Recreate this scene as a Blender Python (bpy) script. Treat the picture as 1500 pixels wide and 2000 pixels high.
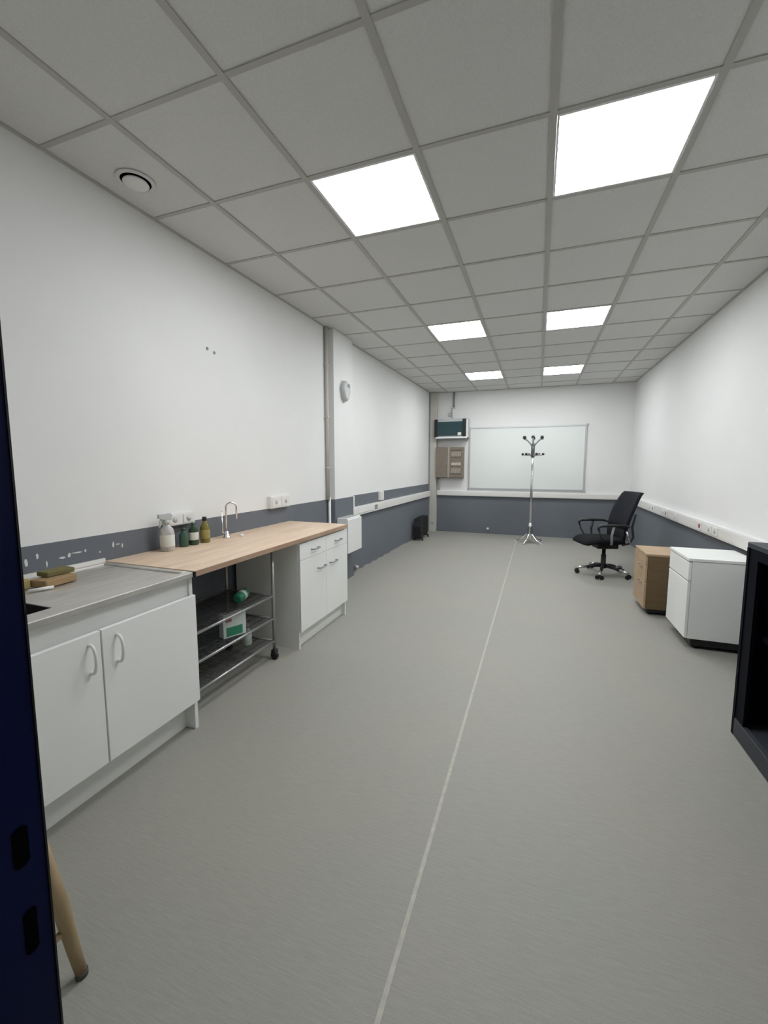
import bpy, bmesh, math, random
from mathutils import Vector, Matrix
random.seed(7)
scene = bpy.context.scene
for o in list(bpy.data.objects):
    bpy.data.objects.remove(o, do_unlink=True)
C = scene.collection
PI = math.pi

# ------------------------------------------------------------------ camera
CAM_H = 1.39
PITCH, ROLL, YAW = -0.1009, -0.0020, 0.3428
cam_d = bpy.data.cameras.new('camera')
cam = bpy.data.objects.new('camera', cam_d)
C.objects.link(cam)
cam_d.sensor_fit = 'HORIZONTAL'
cam_d.sensor_width = 36.0
cam_d.lens = 801.58 / 1500 * 36.0
cam_d.shift_x = -13.2 / 1500
cam_d.shift_y = -10.5 / 1500
cam_d.clip_start = 0.02
Rc = Matrix.Rotation(YAW, 3, 'Z') @ Matrix.Rotation(PITCH, 3, 'X') @ Matrix.Rotation(ROLL, 3, 'Y')
right, fwd, up = Rc.col[0], Rc.col[1], Rc.col[2]
M3 = Matrix((right, up, -fwd)).transposed()
cam.matrix_world = Matrix.Translation((0, 0, CAM_H)) @ M3.to_4x4()
scene.camera = cam

# ------------------------------------------------------------------ world, exposure
w = bpy.data.worlds.new('world')
scene.world = w
w.use_nodes = True
w.node_tree.nodes['Background'].inputs[0].default_value = (0.80, 0.84, 0.9, 1)
w.node_tree.nodes['Background'].inputs[1].default_value = 0.02
vs = scene.view_settings
vs.view_transform = 'Standard'
vs.look = 'None'
vs.gamma = 1
vs.use_curve_mapping = False
vs.exposure = 0.0
PANEL_POWER = 23.5

# ------------------------------------------------------------------ room dimensions
ZC = CAM_H + 1.4776          # underside of the suspended ceiling
YB = 8.48                    # back wall
YF = 0.244                   # inner face of the wall with the door
XR = 1.59                    # right wall
def xw(y):                   # the left wall runs very slightly askew
    return -2.288 + 0.0166 * y

# ------------------------------------------------------------------ materials
def mat(name, col, rough=0.6, metal=0.0, noise=0.0, nscale=8.0, stretch=(1, 1, 1), bump=0.0, bscale=200.0,
        col2=None, spec=0.5, detail=4.0):
    m = bpy.data.materials.new(name)
    m.use_nodes = True
    nt = m.node_tree
    b = nt.nodes['Principled BSDF']
    b.inputs['Roughness'].default_value = rough
    b.inputs['Metallic'].default_value = metal
    b.inputs['Specular IOR Level'].default_value = spec
    b.inputs['Base Color'].default_value = (*col, 1)
    tc = nt.nodes.new('ShaderNodeNewGeometry')
    mp = nt.nodes.new('ShaderNodeMapping')
    mp.inputs['Scale'].default_value = stretch
    nt.links.new(tc.outputs['Position'], mp.inputs['Vector'])
    if noise > 0 or col2:
        n = nt.nodes.new('ShaderNodeTexNoise')
        n.inputs['Scale'].default_value = nscale
        n.inputs['Detail'].default_value = detail
        nt.links.new(mp.outputs[0], n.inputs['Vector'])
        r = nt.nodes.new('ShaderNodeValToRGB')
        c2 = col2 or tuple(c * (1 - noise) for c in col)
        r.color_ramp.elements[0].position = 0.3
        r.color_ramp.elements[1].position = 0.7
        r.color_ramp.elements[0].color = (*c2, 1)
        r.color_ramp.elements[1].color = (*col, 1)
        nt.links.new(n.outputs['Fac'], r.inputs[0])
        nt.links.new(r.outputs[0], b.inputs['Base Color'])
    if bump > 0:
        n2 = nt.nodes.new('ShaderNodeTexNoise')
        n2.inputs['Scale'].default_value = bscale
        n2.inputs['Detail'].default_value = 3
        nt.links.new(mp.outputs[0], n2.inputs['Vector'])
        bp = nt.nodes.new('ShaderNodeBump')
        bp.inputs['Strength'].default_value = bump
        bp.inputs['Distance'].default_value = 0.002
        nt.links.new(n2.outputs['Fac'], bp.inputs['Height'])
        nt.links.new(bp.outputs[0], b.inputs['Normal'])
    return m

def wall_mat(name, split, top, low):
    """painted wall: grey dado paint below the height `split`, white above"""
    m = mat(name, top, 0.7, bump=0.15, bscale=90)
    nt = m.node_tree
    b = nt.nodes['Principled BSDF']
    g = nt.nodes.new('ShaderNodeNewGeometry')
    sx = nt.nodes.new('ShaderNodeSeparateXYZ')
    nt.links.new(g.outputs['Position'], sx.inputs[0])
    cmp_ = nt.nodes.new('ShaderNodeMath')
    cmp_.operation = 'GREATER_THAN'
    cmp_.inputs[1].default_value = split
    nt.links.new(sx.outputs['Z'], cmp_.inputs[0])
    n = nt.nodes.new('ShaderNodeTexNoise')
    n.inputs['Scale'].default_value = 1.7
    n.inputs['Detail'].default_value = 5
    nt.links.new(g.outputs['Position'], n.inputs['Vector'])
    def ramp(c, d):
        r = nt.nodes.new('ShaderNodeValToRGB')
        r.color_ramp.elements[0].position = 0.3
        r.color_ramp.elements[1].position = 0.7
        r.color_ramp.elements[0].color = (*[x * d for x in c], 1)
        r.color_ramp.elements[1].color = (*c, 1)
        nt.links.new(n.outputs['Fac'], r.inputs[0])
        return r
    r1 = ramp(top, 0.965)
    r2 = ramp(low, 0.90)
    mx = nt.nodes.new('ShaderNodeMix')
    mx.data_type = 'RGBA'
    nt.links.new(cmp_.outputs[0], mx.inputs[0])
    nt.links.new(r2.outputs[0], mx.inputs[6])
    nt.links.new(r1.outputs[0], mx.inputs[7])
    nt.links.new(mx.outputs[2], b.inputs['Base Color'])
    return m

def floor_mat():
    m = bpy.data.materials.new('vinyl_floor')
    m.use_nodes = True
    nt = m.node_tree
    b = nt.nodes['Principled BSDF']
    b.inputs['Roughness'].default_value = 0.50
    b.inputs['Specular IOR Level'].default_value = 0.35
    g = nt.nodes.new('ShaderNodeNewGeometry')
    def noise(scale, stretch, detail, rot=0.0):
        mp = nt.nodes.new('ShaderNodeMapping')
        mp.inputs['Scale'].default_value = stretch
        mp.inputs['Rotation'].default_value = (0, 0, rot)
        nt.links.new(g.outputs['Position'], mp.inputs['Vector'])
        n = nt.nodes.new('ShaderNodeTexNoise')
        n.inputs['Scale'].default_value = scale
        n.inputs['Detail'].default_value = detail
        nt.links.new(mp.outputs[0], n.inputs['Vector'])
        return n
    big = noise(1.1, (1, 1, 1), 3)
    streak = noise(14.0, (1.0, 14.0, 1), 5, 0.10)
    fine = noise(420.0, (1, 1, 1), 2)
    r = nt.nodes.new('ShaderNodeValToRGB')
    r.color_ramp.elements[0].position = 0.35
    r.color_ramp.elements[1].position = 0.65
    r.color_ramp.elements[0].color = (0.325, 0.312, 0.272, 1)
    r.color_ramp.elements[1].color = (0.308, 0.307, 0.274, 1)
    nt.links.new(big.outputs['Fac'], r.inputs[0])
    def mulby(colsock, n, lo, hi, p0=0.3, p1=0.7):
        mr = nt.nodes.new('ShaderNodeMapRange')
        mr.inputs[1].default_value = p0
        mr.inputs[2].default_value = p1
        mr.inputs[3].default_value = lo
        mr.inputs[4].default_value = hi
        nt.links.new(n.outputs['Fac'], mr.inputs[0])
        mx = nt.nodes.new('ShaderNodeVectorMath')
        mx.operation = 'SCALE'
        nt.links.new(colsock, mx.inputs[0])
        nt.links.new(mr.outputs[0], mx.inputs['Scale'])
        return mx.outputs[0]
    c = mulby(r.outputs[0], streak, 0.935, 1.06)
    c = mulby(c, fine, 0.88, 1.12)
    nt.links.new(c, b.inputs['Base Color'])
    bp = nt.nodes.new('ShaderNodeBump')
    bp.inputs['Strength'].default_value = 0.12
    bp.inputs['Distance'].default_value = 0.002
    nt.links.new(streak.outputs['Fac'], bp.inputs['Height'])
    nt.links.new(bp.outputs[0], b.inputs['Normal'])
    return m

def emit_mat(name, col, strength):
    m = bpy.data.materials.new(name)
    m.use_nodes = True
    b = m.node_tree.nodes['Principled BSDF']
    b.inputs['Base Color'].default_value = (0.8, 0.8, 0.8, 1)
    b.inputs['Emission Color'].default_value = (*col, 1)
    b.inputs['Emission Strength'].default_value = strength
    return m

WHITE = (0.80, 0.80, 0.785)
GREY = (0.145, 0.160, 0.182)
M = {}
M['wall_left'] = wall_mat('wall_paint_left', 1.003, WHITE, GREY)
M['wall'] = wall_mat('wall_paint', 0.80, WHITE, GREY)
M['wall_front'] = mat('wall_paint_front', (0.7, 0.7, 0.69), 0.7)
M['floor'] = floor_mat()
M['weld'] = mat('seam_weld', (0.50, 0.48, 0.41), 0.5, noise=0.25, nscale=30)
M['tile'] = mat('ceiling_tile', (0.69, 0.69, 0.675), 0.9, noise=0.10, nscale=160, bump=0.25, bscale=420)
M['vent_white'] = mat('vent_white', (0.76, 0.76, 0.74), 0.5)
M['tee'] = mat('ceiling_tee', (0.44, 0.43, 0.405), 0.55)
M['slab'] = mat('ceiling_slab', (0.25, 0.25, 0.25), 0.9)
M['panel'] = emit_mat('light_panel', (0.95, 0.975, 1.0), PANEL_POWER)
M['white_metal'] = mat('white_metal', (0.78, 0.78, 0.77), 0.4)
M['white_lam'] = mat('white_laminate', (0.86, 0.87, 0.84), 0.42, noise=0.04, nscale=3)
M['white_plastic'] = mat('white_plastic', (0.80, 0.80, 0.78), 0.35)
M['offwhite'] = mat('offwhite_pvc', (0.76, 0.74, 0.71), 0.4)
M['beige_pvc'] = mat('beige_boxing', (0.55, 0.53, 0.48), 0.6, noise=0.06, nscale=4)
M['blue'] = mat('blue_frame_paint', (0.0035, 0.010, 0.075), 0.5, noise=0.3, nscale=3, spec=0.15)
M['black'] = mat('black_plastic', (0.012, 0.012, 0.013), 0.45)
M['black_fab'] = mat('black_fabric', (0.007, 0.0075, 0.009), 0.9, spec=0.2, bump=0.4, bscale=500)
M['mesh_fab'] = mat('dark_mesh_fabric', (0.013, 0.015, 0.021), 0.85, spec=0.25, noise=0.35, nscale=300, bump=0.4, bscale=600)
M['hole'] = mat('dark_hole', (0.002, 0.002, 0.003), 0.95, spec=0.05)
M['navy_steel'] = mat('dark_navy_steel', (0.0032, 0.0038, 0.0085), 0.6, noise=0.15, nscale=5, spec=0.07)
M['navy_top'] = mat('dark_grey_steel', (0.040, 0.044, 0.052), 0.5, noise=0.15, nscale=6, spec=0.3)
M['chrome'] = mat('chrome', (0.72, 0.72, 0.72), 0.18, 1.0)
M['steel'] = mat('brushed_steel', (0.70, 0.68, 0.64), 0.48, 0.9, noise=0.15, nscale=5, stretch=(6, 1, 1))
M['steel_dark'] = mat('steel_bowl', (0.22, 0.22, 0.22), 0.35, 1.0)
M['zinc'] = mat('zinc_wire', (0.42, 0.42, 0.42), 0.4, 0.75)
M['wire_dark'] = mat('dark_wire', (0.085, 0.085, 0.088), 0.55, 0.3)
M['alu'] = mat('aluminium', (0.55, 0.56, 0.57), 0.4, 0.6)
M['board'] = mat('whiteboard_face', (0.76, 0.79, 0.76), 0.28)
M['wood_top'] = mat('oak_laminate', (0.80, 0.64, 0.485), 0.42, nscale=3.0, stretch=(9, 1.3, 1), col2=(0.67, 0.485, 0.345), detail=6)
M['wood_edge'] = mat('oak_laminate_edge', (0.50, 0.36, 0.26), 0.5, nscale=4.0, stretch=(7, 0.8, 1), col2=(0.34, 0.21, 0.14))
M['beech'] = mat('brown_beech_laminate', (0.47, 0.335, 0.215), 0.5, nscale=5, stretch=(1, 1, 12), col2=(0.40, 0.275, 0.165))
M['beech_shaded'] = mat('brown_beech_laminate_shaded', (0.175, 0.122, 0.066), 0.6, nscale=5, stretch=(1, 1, 12), col2=(0.14, 0.095, 0.050), spec=0.3)  # same laminate as beech, with the unlit side's shade put into its colour
M['stool_wood'] = mat('pale_wood', (0.36, 0.265, 0.150), 0.5, nscale=7, stretch=(5, 5, 1), col2=(0.27, 0.19, 0.095))
M['foot_shade'] = mat('shaded_wood_foot', (0.07, 0.065, 0.058), 0.8)  # wooden foot darkened: shade at the bottom painted in as colour
M['taupe'] = mat('taupe_metal', (0.235, 0.195, 0.155), 0.55, noise=0.15, nscale=14)
M['taupe_lt'] = mat('taupe_metal_light', (0.36, 0.315, 0.26), 0.55)
M['breaker'] = mat('cream_breakers', (0.56, 0.49, 0.40), 0.5)
M['teal'] = mat('dark_teal_glass', (0.020, 0.060, 0.068), 0.3)
M['greyp'] = mat('light_grey_plastic', (0.52, 0.54, 0.53), 0.45)
M['greyd'] = mat('mid_grey_plastic', (0.25, 0.26, 0.27), 0.5)
M['plaster'] = mat('bare_plaster', (0.66, 0.66, 0.64), 0.8)
M['worn'] = mat('worn_paint', (0.40, 0.385, 0.36), 0.8)
M['spray'] = mat('milky_plastic', (0.62, 0.60, 0.58), 0.35, noise=0.35, nscale=35)
M['green_glass'] = mat('green_bottle', (0.045, 0.10, 0.07), 0.2)
M['green_dark'] = mat('dark_green_bottle', (0.030, 0.065, 0.035), 0.2)
M['olive'] = mat('olive_oil', (0.20, 0.17, 0.035), 0.18)
M['label_white'] = mat('paper_label', (0.7, 0.7, 0.64), 0.6)
M['label_olive'] = mat('olive_label', (0.33, 0.28, 0.09), 0.6)
M['sponge_y'] = mat('yellow_sponge', (0.36, 0.29, 0.11), 0.9, bump=0.6, bscale=300)
M['sponge_b'] = mat('brown_sponge', (0.33, 0.22, 0.11), 0.9, bump=0.6, bscale=300)
M['sponge_g'] = mat('olive_scourer', (0.17, 0.15, 0.06), 0.95, bump=0.6, bscale=300)
M['pack_green'] = mat('green_packet', (0.03, 0.23, 0.13), 0.45)
M['pack_white'] = mat('white_packet', (0.62, 0.68, 0.64), 0.45)
M['pink'] = mat('plum_packet', (0.25, 0.09, 0.14), 0.5)
M['red'] = mat('red_socket', (0.25, 0.03, 0.03), 0.4)

# ------------------------------------------------------------------ mesh helpers
def nb():
    return bmesh.new()

def box(bm, x0, x1, y0, y1, z0, z1, bev=0.0, seg=1):
    vs_ = [bm.verts.new(p) for p in ((x0, y0, z0), (x1, y0, z0), (x1, y1, z0), (x0, y1, z0),
                                     (x0, y0, z1), (x1, y0, z1), (x1, y1, z1), (x0, y1, z1))]
    fs = [bm.faces.new([vs_[i] for i in f]) for f in ((0, 3, 2, 1), (4, 5, 6, 7), (0, 1, 5, 4), (1, 2, 6, 5), (2, 3, 7, 6), (3, 0, 4, 7))]
    if bev > 0:
        es = list({e for f in fs for e in f.edges})
        bmesh.ops.bevel(bm, geom=es, offset=bev, segments=seg, affect='EDGES', profile=0.5)
    return bm

def prism(bm, pts, axis, a, b, bev=0.0):
    """extrude a 2-D outline along an axis; pts are the other two coordinates in order"""
    def mk(p, t):
        if axis == 'x': return (t, p[0], p[1])
        if axis == 'y': return (p[0], t, p[1])
        return (p[0], p[1], t)
    A = [bm.verts.new(mk(p, a)) for p in pts]
    B = [bm.verts.new(mk(p, b)) for p in pts]
    n = len(pts)
    fs = [bm.faces.new(A[::-1]), bm.faces.new(B)]
    for i in range(n):
        fs.append(bm.faces.new((A[i], A[(i + 1) % n], B[(i + 1) % n], B[i])))
    bmesh.ops.recalc_face_normals(bm, faces=fs)
    if bev > 0:
        es = list({e for f in fs for e in f.edges})
        bmesh.ops.bevel(bm, geom=es, offset=bev, segments=2, affect='EDGES', profile=0.5)
    return bm

def tube(bm, pts, r, seg=8, caps=True, closed=False):
    pts = [Vector(p) for p in pts]
    n = len(pts)
    rr = r if isinstance(r, (list, tuple)) else [r] * n
    rings = []
    ref = None
    for i, p in enumerate(pts):
        if closed:
            t = (pts[(i + 1) % n] - pts[i - 1]).normalized()
        elif i == 0:
            t = (pts[1] - pts[0]).normalized()
        elif i == n - 1:
            t = (pts[-1] - pts[-2]).normalized()
        else:
            t = ((pts[i + 1] - p).normalized() + (p - pts[i - 1]).normalized()).normalized()
        if ref is None:
            ref = Vector((0, 0, 1)) if abs(t.z) < 0.9 else Vector((1, 0, 0))
        u = (ref - t * ref.dot(t)).normalized()
        ref = u
        v = t.cross(u)
        rings.append([bm.verts.new(p + (u * math.cos(2 * PI * k / seg) + v * math.sin(2 * PI * k / seg)) * rr[i]) for k in range(seg)])
    m = n if closed else n - 1
    for i in range(m):
        A, B = rings[i], rings[(i + 1) % n]
        for k in range(seg):
            f = bm.faces.new((A[k], A[(k + 1) % seg], B[(k + 1) % seg], B[k]))
            f.smooth = True
    if caps and not closed:
        bm.faces.new(rings[0][::-1])
        bm.faces.new(rings[-1])
    return bm

def lathe(bm, prof, c=(0, 0, 0), seg=20, axis='z', smooth=True):
    cx, cy, cz = c
    rings = []
    for r, h in prof:
        ring = []
        for k in range(seg):
            a = 2 * PI * k / seg
            p, q = r * math.cos(a), r * math.sin(a)
            if axis == 'z': co = (cx + p, cy + q, cz + h)
            elif axis == 'x': co = (cx + h, cy + p, cz + q)
            else: co = (cx + q, cy + h, cz + p)
            ring.append(bm.verts.new(co))
        rings.append(ring)
    for A, B in zip(rings, rings[1:]):
        for k in range(seg):
            f = bm.faces.new((A[k], A[(k + 1) % seg], B[(k + 1) % seg], B[k]))
            f.smooth = smooth
    if prof[0][0] > 1e-6: bm.faces.new(rings[0][::-1])
    if prof[-1][0] > 1e-6: bm.faces.new(rings[-1])
    bmesh.ops.remove_doubles(bm, verts=[v for ring in (rings[0], rings[-1]) for v in ring], dist=1e-7)
    return bm

ORG = {}
def obj(name, bm, m, parent=None, label=None, kind=None):
    """one mesh object, its origin at the base of the mesh; coordinates are those of the root's frame"""
    bmesh.ops.recalc_face_normals(bm, faces=bm.faces[:])
    xs = [v.co.x for v in bm.verts]; ys = [v.co.y for v in bm.verts]; zs = [v.co.z for v in bm.verts]
    base = Vector(((min(xs) + max(xs)) / 2, (min(ys) + max(ys)) / 2, min(zs)))
    bmesh.ops.translate(bm, verts=bm.verts[:], vec=-base)
    me = bpy.data.meshes.new(name)
    bm.to_mesh(me)
    bm.free()
    me.materials.append(M[m] if isinstance(m, str) else m)
    o = bpy.data.objects.new(name, me)
    C.objects.link(o)
    ORG[o.name] = base
    if parent is not None:
        o.parent = parent
        o.location = base - ORG[parent.name]
    else:
        o.location = base
    if label: o['label'] = label
    if kind: o['kind'] = kind
    return o

def tag(o, label, cat, group=None):
    o['label'] = label
    o['category'] = cat
    if group: o['group'] = group
    return o

def thing(name, label, cat, loc, rz=None, group=None):
    """Empty at the base of a thing. rz None: parts are given in world coordinates; else in the thing's own frame"""
    o = bpy.data.objects.new(name, None)
    o.empty_display_size = 0.1
    C.objects.link(o)
    o.location = loc
    if rz is not None:
        o.rotation_euler = (0, 0, rz)
        ORG[o.name] = Vector((0, 0, 0))
    else:
        ORG[o.name] = Vector(loc)
    if cat: tag(o, label, cat, group)
    return o

def bobj(name, m, parent, x0, x1, y0, y1, z0, z1, bev=0.0, seg=1, **k):
    return obj(name, box(nb(), x0, x1, y0, y1, z0, z1, bev, seg), m, parent, **k)

def share(o, parent, base):
    c = o.copy()
    C.objects.link(c)
    c.parent = parent
    c.location = Vector(base) - (ORG[parent.name] if parent else Vector((0, 0, 0)))
    ORG[c.name] = Vector(base)
    return c

def S(o):
    o['kind'] = 'structure'
    return o

# ================================================================== SETTING
floor = S(bobj('floor', 'floor', None, -2.45, 1.74, -0.70, YB + 0.15, -0.10, 0.0))
bobj('seam_weld', 'weld', floor, -0.336, -0.322, -0.70, YB, -0.001, 0.0012)

bm = nb()
prism(bm, [(xw(0.06), 0.06), (xw(YB + 0.15), YB + 0.15), (-2.45, YB + 0.15), (-2.45, 0.06)], 'z', 0.0, ZC + 0.12)
wall_left = S(obj('wall_left', bm, 'wall_left'))
pier = bobj('pier', 'wall_left', wall_left, -2.26, -2.145, 4.14, 4.63, 0.0, ZC - 0.001)
wall_right = S(bobj('wall_right', 'wall', None, XR, XR + 0.15, 0.06, YB + 0.15, 0.0, ZC + 0.12))
wall_back = S(bobj('wall_back', 'wall', None, -2.45, XR + 0.15, YB, YB + 0.15, 0.0, ZC + 0.12))
JL, JR, JT = -0.46, 0.46, 2.06           # clear door opening
bm = nb()
box(bm, -2.45, JL - 0.05, 0.06, YF, 0.0, ZC + 0.12)
box(bm, JR + 0.05, XR + 0.15, 0.06, YF, 0.0, ZC + 0.12)
box(bm, JL - 0.05, JR + 0.05, 0.06, YF, JT + 0.05, ZC + 0.12)
wall_front = S(obj('wall_front', bm, 'wall_front'))

# blue door frame the camera stands in
door = thing('door_1', None, None, (0, 0.15, 0.0))
S(door)
jl = bobj('jamb', 'blue', door, JL - 0.05, JL, 0.045, YF - 0.0005, 0.0, JT, 0.002, label='dark blue painted metal door jamb with latch openings')
bobj('jamb', 'blue', door, JR, JR + 0.05, 0.045, YF, 0.0, JT, 0.002)
bobj('head', 'blue', door, JL - 0.05, JR + 0.05, 0.045, YF, JT, JT + 0.05, 0.002)
for (zc_, hh, yc, hw) in ((1.020, 0.021, 0.2215, 0.0065), (0.927, 0.024, 0.2235, 0.0055)):
    c_ = hw * 0.55
    bm = nb()
    prism(bm, [(yc - hw, zc_ - hh + c_), (yc - hw + c_, zc_ - hh), (yc + hw - c_, zc_ - hh), (yc + hw, zc_ - hh + c_),
               (yc + hw, zc_ + hh - c_), (yc + hw - c_, zc_ + hh), (yc - hw + c_, zc_ + hh), (yc - hw, zc_ + hh - c_)], 'x', JL - 0.004, JL + 0.0006)
    obj('strike_opening', bm, 'hole', jl)
bobj('door_seal', 'black', jl, JL, JL + 0.001, 0.2412, YF - 0.001, 0.0, JT)

# ceiling: slab above, suspended tiles, tees and wall angle below
ceiling = S(bobj('ceiling', 'slab', None, -2.45, XR + 0.15, 0.06, YB + 0.15, ZC + 0.12, ZC + 0.20))
X0, Y0, P = -1.791, 1.411, 0.6
cols = [X0 + P * k for k in range(6)]
rows = [Y0 + P * k for k in range(-1, 12)]
TW = 0.015                                # half width of a tee
for x in cols:
    bobj('main_tee', 'tee', ceiling, x - TW, x + TW, YF, YB, ZC - 0.002, ZC + 0.035)
for y in rows:
    if y < YB - 0.03:
        bobj('cross_tee', 'tee', ceiling, xw(y), XR, y - TW * 0.8, y + TW * 0.8, ZC - 0.0008, ZC + 0.034)
for nm, (a, b, c, d) in {'l': (None,) * 4, 'r': (XR - 0.022, XR, YF, YB), 'b': (xw(YB), XR, YB - 0.022, YB), 'f': (xw(YF), XR, YF, YF + 0.022)}.items():
    bm = nb()
    if nm == 'l':
        prism(bm, [(xw(YF), YF), (xw(YF) + 0.022, YF), (xw(YB) + 0.022, YB), (xw(YB), YB)], 'z', ZC - 0.003, ZC + 0.02)
    else:
        box(bm, a, b, c, d, ZC - 0.0032, ZC + 0.02)
    obj('wall_angle', bm, 'tee', ceiling)
light_cells = {}
full_tile = None
ylist = [YF] + rows + [YB]
for ci in range(7):
    for ri in range(len(ylist) - 1):
        ya, yb_ = ylist[ri], ylist[ri + 1]
        if yb_ - ya < 0.03: continue
        xa = cols[ci - 1] if ci > 0 else None
        xb = cols[ci] if ci < 6 else XR
        if ci in (2, 4) and ri in (3, 7, 11):
            light_cells[(ci, ri)] = (xa, xb, ya, yb_)
            continue
        dz = random.uniform(0, 0.0018)
        if xa is not None and ci < 6 and abs(yb_ - ya - P) < 1e-6:
            cx, cy = (xa + xb) / 2, (ya + yb_) / 2
            if full_tile is None:
                full_tile = bobj('ceiling_tile', 'tile', ceiling, cx - 0.298, cx + 0.298, cy - 0.298, cy + 0.298, ZC + 0.003, ZC + 0.018)
            else:
                share(full_tile, ceiling, (cx, cy, ZC + 0.003 + dz))
        else:
            bm = nb()
            z0 = ZC + 0.003 + dz
            if xa is None:
                prism(bm, [(xw(ya), ya + 0.002), (xb - 0.002, ya + 0.002), (xb - 0.002, yb_ - 0.002), (xw(yb_), yb_ - 0.002)], 'z', z0, z0 + 0.015)
            else:
                box(bm, xa + 0.002, xb - 0.002, ya + 0.002, yb_ - 0.002, z0, z0 + 0.015)
            obj('ceiling_tile', bm, 'tile', ceiling)

# six recessed light panels
where = {3: 'nearest the door', 7: 'in the middle pair', 11: 'by the back wall'}
for (ci, ri), (xa, xb, ya, yb_) in light_cells.items():
    side = 'left' if ci == 2 else 'right'
    t = thing('ceiling_light', 'square white LED ceiling panel, %s one of the pair %s' % (side, where[ri].replace('in the middle pair', 'halfway down the room')),
              'ceiling light', ((xa + xb) / 2, (ya + yb_) / 2, ZC), group='recessed ceiling light panels')
    a = TW + 0.001
    bm = nb()
    f = 0.010
    box(bm, xa + a, xa + a + f, ya + a, yb_ - a, ZC, ZC + 0.014)
    box(bm, xb - a - f, xb - a, ya + a, yb_ - a, ZC, ZC + 0.014)
    box(bm, xa + a + f, xb - a - f, ya + a, ya + a + f, ZC, ZC + 0.014)
    box(bm, xa + a + f, xb - a - f, yb_ - a - f, yb_ - a, ZC, ZC + 0.014)
    obj('frame', bm, 'white_metal', t)
    bobj('diffuser', 'panel', t, xa + a + f, xb - a - f, ya + a + f, yb_ - a - f, ZC + 0.002, ZC + 0.012)

# pipe risers and boxing
bm = nb(); tube(bm, [(xw(4.08) + 0.022, 4.075, 1.0), (xw(4.08) + 0.022, 4.075, ZC - 0.003)], 0.019, 12)
t = thing('pipe_riser', 'slim off-white pipe riser running up the left wall beside the pier', 'pipe', (xw(4.08) + 0.022, 4.09, 0.0))
obj('upper_pipe', bm, 'beige_pvc', t)
bm = nb(); tube(bm, [(xw(4.08) + 0.026, 4.10, 0.0), (xw(4.08) + 0.026, 4.10, 1.03)], 0.015, 12)
obj('lower_pipe', bm, 'white_plastic', t)
for z in (1.35, 1.9, 2.45):
    bobj('clip', 'beige_pvc', t, xw(4.08), xw(4.08) + 0.046, 4.052, 4.098, z, z + 0.02, 0.003)
column = bobj('corner_boxing', 'beige_pvc', None, xw(8.4) + 0.002, -1.990, 8.36, YB, 0.0, ZC - 0.004, 0.004)
tag(column, 'beige boxed-in column filling the back left corner of the room', 'column')
bobj('joint_strip', 'greyd', column, xw(8.4) + 0.003, xw(8.4) + 0.030, 8.352, 8.36, 0.0, ZC - 0.005)
t2 = bobj('socket', 'greyp', column, -2.06, -2.02, 8.345, 8.36, 0.17, 0.23, 0.003)
for i in (0, 1):
    bobj('pin_hole', 'hole', t2, -2.05 + i * 0.012, -2.044 + i * 0.012, 8.343, 8.346, 0.195, 0.203)

# peeled paint on the grey band behind the sink, plugs in the wall above
def chip(parent, y, z, w_, h_, m='plaster', n=9):
    pts = []
    for k in range(n):
        a = 2 * PI * k / n
        rr = random.uniform(0.55, 1.0)
        pts.append((y + rr * w_ / 2 * math.cos(a), z + rr * h_ / 2 * math.sin(a)))
    bm = nb()
    x = xw(y)
    prism(bm, pts, 'x', x - 0.004, x + 0.0012)
    obj('paint_chip', bm, m, parent)
for (y, z, w_, h_) in ((1.18, 0.905, 0.016, 0.030), (1.215, 0.925, 0.022, 0.050), (1.262, 0.948, 0.014, 0.034), (1.30, 0.90, 0.010, 0.05),
                       (1.37, 0.918, 0.045, 0.016), (1.405, 0.925, 0.020, 0.030), (1.445, 0.93, 0.075, 0.010), (1.485, 0.932, 0.012, 0.02),
                       (1.56, 0.91, 0.012, 0.012), (1.636, 0.934, 0.013, 0.048), (1.69, 0.922, 0.012, 0.03), (1.665, 0.935, 0.03, 0.008)):
    chip(wall_left, y, z, w_, h_)
for k in range(9):
    y = 4.95 + k * 0.235 + random.uniform(-0.05, 0.05)
    chip(wall_left, y, 0.005 + random.uniform(0, 0.003), random.uniform(0.16, 0.40), 0.014, 'worn')
for y in (2.405, 2.47):
    bm = nb(); lathe(bm, [(0.0001, 0.004), (0.010, 0.004), (0.012, 0.0), (0.012, -0.004)], (xw(y), y, 2.213 - (y - 2.405) * 0.2), 10, 'x')
    obj('wall_plug', bm, 'greyd', wall_left)

# ================================================================== trunking with sockets
def socket_plate(bmaker, parent, dark=None):
    pass

# left wall, beyond the pier (wall slightly askew: short run follows it)
t = thing('cable_trunking', 'white cable trunking along the left wall beyond the pier', 'trunking', (xw(6.5), 6.5, 0.745))
def lprism(y0, y1, d0, d1, z0, z1):
    return prism(nb(), [(xw(y0) + d0, y0), (xw(y1) + d0, y1), (xw(y1) + d1, y1), (xw(y0) + d1, y0)], 'z', z0, z1)
obj('body', lprism(4.64, 8.345, 0.001, 0.045, 0.745, 0.855), 'white_plastic', t)
obj('cover', lprism(4.66, 8.33, 0.045, 0.049, 0.765, 0.835), 'offwhite', t)
obj('riser', lprism(4.64, 4.72, 0.001, 0.040, 0.855, 1.0), 'white_plastic', t)
obj('socket', lprism(5.36, 5.45, 0.049, 0.054, 0.768, 0.832), 'greyd', t)
obj('blank_plate', lprism(4.80, 5.28, 0.049, 0.053, 0.770, 0.845), 'white_plastic', t)
t = thing('junction_box', 'small white socket box on grey band above the left trunking', 'socket', (xw(5.67), 5.67, 0.875))
obj('box', lprism(5.60, 5.74, 0.001, 0.035, 0.875, 1.005), 'white_plastic', t)
obj('cover', lprism(5.61, 5.73, 0.035, 0.040, 0.885, 0.995), 'offwhite', t)

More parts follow.
